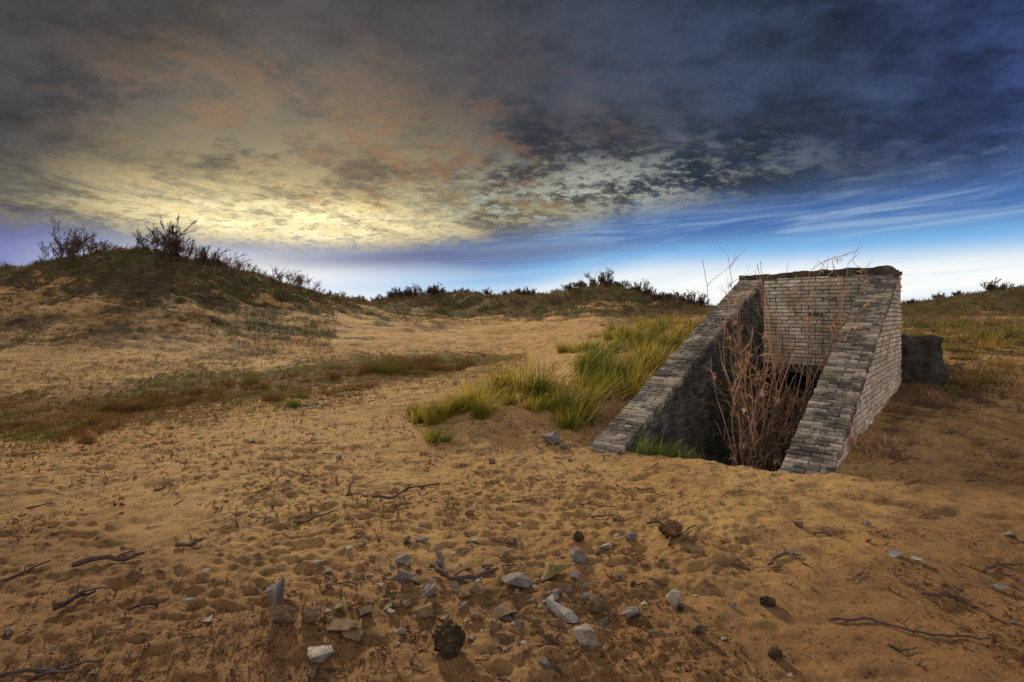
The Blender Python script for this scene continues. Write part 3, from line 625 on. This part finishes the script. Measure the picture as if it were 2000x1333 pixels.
def stick(pl, rad, fork=True, lift=0.):
    pts = [Vector(sight(u, v)) for u, v in pl]; out = []
    for i in range(len(pts)-1):
        for q in (0, .33, .66): out.append(pts[i].lerp(pts[i+1], q)+Vector((R.uniform(-1, 1), R.uniform(-1, 1), 0))*rad*.7)
    out.append(pts[-1]); c0 = out[0].copy()
    for p_ in out: p_.z = H1(p_.x, p_.y)+rad*1.1+R.uniform(0, rad*.8)+lift
    out = [p_-c0 for p_ in out]; n = len(out); mb = MB()
    mb.tube(out, [rad*(1-.55*i/n)*R.uniform(.8, 1.2) for i in range(n)], 7, .3)
    if n > 6 and fork:
        b_ = out[n//2]; mb.tube([b_, b_+Vector((R.uniform(-.05, .05), .04, .01)), b_+Vector((R.uniform(-.1, .1), .09, .015))], [rad*.5, rad*.4, rad*.2], 5, .3)
    o = obj('driftwood_stick', mb.mesh('driftwood_stick', M_STICK, True), label="thin dark crooked stick lying on sand", cat='stick', group="dead sticks scattered on the sand"); o.location = c0
for i, (pl, rad) in enumerate(STK): stick(pl, rad, True, .02 if i == 0 else 0.)
for i in range(100):
    u = R.uniform(0, 2000) if R.random() < .6 else R.gauss(950, 200); v = 870+460*R.random()**1.2; L = R.uniform(12, 42); an = R.gauss(.0, .4)
    stick([(u, v), (u+L*.5*math.cos(an), v-L*.3*math.sin(an)+R.uniform(-3, 3)), (u+L*math.cos(an), v-L*.6*math.sin(an)-R.uniform(-3, 5))], R.uniform(.0025, .006), R.random() < .3)

lb = MB()
N = 26000; uu = np.array([R.uniform(-60, 2060) for _ in range(N)]); dd_ = np.array([math.exp(R.uniform(math.log(2.1), math.log(12))) for _ in range(N)])
xs = (uu-1000)/1000*dd_; zs = H(xs, dd_); dens = fbm(xs*1.1, dd_*1.1, 4, 77)
for x, y, z, dn in zip(xs, dd_, zs, dens):
    if dn < R.uniform(-.1, .35)-.12*(x < -.8): continue
    s_, t_ = st(x, y)
    if s_ > -.1 and -.05 < t_ < TOUT+.05: continue
    sc = R.uniform(.5, 1.2+R.random()**2*.9)*(1+max(0, y-3)*.08); tn = R.random(); k_ = R.random()
    if k_ < .4:
        an = R.uniform(0, 6.28); L = R.uniform(.012, .055)*sc; d = Vector((math.cos(an), math.sin(an), R.uniform(-.1, .25)))
        lb.tube([Vector((x, y, z+.003)), Vector((x, y, z+.006))+d*L*.5+Vector((R.uniform(-.006, .006), 0, .003)), Vector((x, y, z+.003))+d*L], [.003*sc, .0026*sc, .0012*sc], 3, tn, False)
    elif k_ < .65:
        for b_ in range(R.randint(3, 6)):
            lb.blade((x, y, z-.004), (R.uniform(-1, 1), R.uniform(-1, 1), R.uniform(.3, 1.3)), (R.uniform(-1, 1), R.uniform(-1, 1), .01), R.uniform(.015, .05)*sc, .006*sc, (R.uniform(-.01, .01), 0, -.004), tn, 2)
    else:
        r_ = R.uniform(.004, .013)*sc; vs = [(x+R.uniform(-r_, r_), y+R.uniform(-r_, r_), z+R.uniform(0, r_*1.3)) for _ in range(5)]
        lb.add(vs, [(0, 1, 2), (0, 2, 3), (0, 3, 4), (1, 2, 4), (2, 3, 4), (0, 1, 4)], tn)
obj('plant_litter', lb.mesh('plant_litter', M_LITTER), kind='stuff', label="tiny dry twigs and plant litter strewn over sand", cat='litter')

# ------------------------------------------------------------------ world
SUN_AZ, SUN_EL = -.42, math.radians(21)
w = bpy.data.worlds.new("World"); scene.world = w; w.use_nodes = True
w.node_tree.nodes.clear(); k = NT_(w.node_tree)
tc = k.n.new('ShaderNodeTexCoord').outputs['Generated']; sx = k.n.new('ShaderNodeSeparateXYZ'); k.l.new(tc, sx.inputs[0]); x, y, z = sx.outputs
az = k.m('ARCTAN2', x, y); el = k.m('ARCSINE', z)
def gauss(a0, e0, sa, se, tilt=0.):
    da = k.m('DIVIDE', k.m('SUBTRACT', az, a0), sa)
    ee = k.m('SUBTRACT', el, e0)
    if tilt: ee = k.m('SUBTRACT', ee, k.m('MULTIPLY', k.m('SUBTRACT', az, a0), tilt))
    de = k.m('DIVIDE', ee, se)
    return k.m('EXPONENT', k.m('MULTIPLY', k.m('ADD', k.m('MULTIPLY', da, da), k.m('MULTIPLY', de, de)), -1.))
inv = k.m('DIVIDE', 1., k.m('ADD', k.m('MAXIMUM', z, 0.), .26))
cx = k.m('MULTIPLY', x, inv); cy = k.m('MULTIPLY', y, inv)
pv = k.comb(k.m('ADD', cx, k.m('MULTIPLY', cy, -.3)), k.m('ADD', k.m('MULTIPLY', cy, 1.2), k.m('MULTIPLY', cx, .2)), 3.7)
nA = k.noise(pv, 2.2, 10, .70, .1); nB = k.noise(pv, 5.5, 9, .72, .1); nC = k.noise(pv, 19., 8, .72, .1)
pv2 = k.comb(cx, cy, 11.3); nD = k.noise(pv2, 3.2, 9, .74, .2)
pl_ = k.comb(k.m('MULTIPLY', az, 2.), k.m('MULTIPLY', k.m('SUBTRACT', el, k.m('MULTIPLY', az, -.12)), 9.), 7.); nE = k.noise(pl_, 2.3, 10, .76, .2)
edge = k.mr(az, -.35, .5, .112, .20)
elw = k.m('ADD', el, k.m('ADD', k.m('MULTIPLY', k.m('SUBTRACT', nB, .5), .06), k.m('MULTIPLY', k.m('SUBTRACT', nC, .5), .05)))
cloud = k.mr(k.m('SUBTRACT', elw, edge), -.025, .04)
st_v = k.comb(k.m('MULTIPLY', az, 1.8), k.m('MULTIPLY', k.m('SUBTRACT', el, k.m('MULTIPLY', az, .07)), 18.), 1.)
nS = k.noise(st_v, 1.5, 8, .66, .5)
wl = k.mr(az, -.1, .3, 0., .055)
e2 = k.m('SUBTRACT', el, wl)
clear = k.mix(k.mr(e2, .005, .06), (.95, .97, .96), (.20, .46, .80))
clear = k.mix(k.mr(e2, .05, .10), clear, (.055, .16, .43))
clear = k.mix(k.mr(e2, .09, .16), clear, (.05, .095, .23))
clear = k.mix(k.m('MULTIPLY', k.mr(nS, .42, .74), k.mr(az, -.3, .4, .25, .6)), clear, (.48, .66, .82))
clear = k.mix(k.m('MULTIPLY', gauss(-.50, .07, .30, .040), .9), clear, (.97, .95, .92))
clear = k.mix(k.mr(az, -.64, -.82, 0., .85), clear, (.12, .13, .42))
base = k.mix(k.mr(az, -.25, .5), (.042, .040, .043), (.028, .044, .082))
base = k.mix(k.mr(az, .5, .95), base, (.040, .065, .21))
base = k.scale(base, k.m('ADD', k.mr(nA, .34, .66, .42, 1.5), k.m('MULTIPLY', k.m('SUBTRACT', nB, .5), 1.2)))
lf = k.mr(az, -.84, -.54, .06, 1.)
bz = k.m('MULTIPLY', k.m('MULTIPLY', gauss(-.38, .32, .40, .15), k.mr(nD, .44, .60)), lf)
c = k.mix(k.m('MULTIPLY', bz, .8), base, (.16, .10, .055))
ha = k.m('MULTIPLY', k.m('MULTIPLY', gauss(-.34, .225, .38, .10, .03), k.mr(nA, .43, .57)), lf)
c = k.mix(k.m('MULTIPLY', ha, .85), c, (.36, .29, .14))
glm = k.m('MULTIPLY', k.mr(nE, .40, .57, .10, 1.), k.mr(nB, .38, .60, .35, 1.25))
gl = k.m('MULTIPLY', k.m('MULTIPLY', gauss(-.37, .172, .38, .054), glm, clamp=True), lf)
c = k.mix(gl, c, (.92, .68, .23))
core = k.m('MULTIPLY', k.m('MULTIPLY', gauss(-.39, .156, .25, .042), k.mr(nE, .34, .54, .30, 1.25)), k.mr(nC, .40, .56, .5, 1.15), clamp=True)
c = k.mix(core, c, (1.15, 1.0, .56))
bo = k.m('MULTIPLY', k.m('MULTIPLY', gauss(-.30, .28, .40, .12), k.mr(nB, .51, .59)), lf)
c = k.mix(k.m('MULTIPLY', bo, .7), c, (.25, .12, .045))
pale = k.m('MULTIPLY', gauss(.12, .22, .28, .060, .05), k.mr(k.m('ADD', k.m('MULTIPLY', nC, .5), k.m('MULTIPLY', nA, .5)), .45, .56))
c = k.mix(k.m('MULTIPLY', pale, .85), c, (.50, .53, .44))
dk = k.m('MULTIPLY', k.m('MULTIPLY', k.mr(nC, .49, .60), k.mr(nB, .44, .56)), k.m('MULTIPLY', gauss(-.28, .2, .5, .12), .65))
c = k.mix(dk, c, (.085, .068, .055))
sky = k.mix(cloud, clear, c)
bandv = gauss(-.12, .108, .40, .018, .06)
sky = k.mix(k.m('MULTIPLY', bandv, .65), sky, (.07, .085, .22))
sky = k.mix(k.mr(z, .66, .95), sky, (.42, .42, .46))  # overhead sky lightened as added fill, out of frame
sky = k.mix(k.m('MULTIPLY', k.mr(y, .15, -.5), k.mr(z, -.1, .1)), sky, (1.05, .93, .80))  # unseen sky behind the camera brightened as added fill light
sky = k.mix(k.mr(z, -.02, -.12), sky, (.12, .08, .05))
nk = k.n.new('ShaderNodeTexSky'); nk.sky_type = 'NISHITA'; nk.sun_disc = False; nk.sun_elevation = SUN_EL; nk.sun_rotation = SUN_AZ
nb = k.scale(nk.outputs[0], .003)
bg = k.n.new('ShaderNodeBackground'); k.l.new(k.addv(sky, nb), bg.inputs[0]); bg.inputs[1].default_value = 1.0
ow = k.n.new('ShaderNodeOutputWorld'); k.l.new(bg.outputs[0], ow.inputs[0])
sl = bpy.data.lights.new('sun', 'SUN'); sl.energy = 4.6; sl.angle = math.radians(6); sl.color = (1, .80, .50)
so = bpy.data.objects.new('sun', sl); col.objects.link(so)
dvec = Vector((math.sin(SUN_AZ)*math.cos(SUN_EL), math.cos(SUN_AZ)*math.cos(SUN_EL), math.sin(SUN_EL)))
so.rotation_euler = dvec.to_track_quat('Z', 'Y').to_euler()
cam = bpy.data.cameras.new('camera'); co = bpy.data.objects.new('camera', cam); col.objects.link(co); scene.camera = co
cam.lens = 18; cam.sensor_width = 36; cam.shift_y = -.02825; cam.clip_end = 4000; cam.clip_start = .05
co.location = (0, 0, CAMZ); co.rotation_euler = (math.radians(90), 0, 0)
scene.view_settings.view_transform = 'Standard'; scene.view_settings.look = 'None'; scene.view_settings.exposure = 0
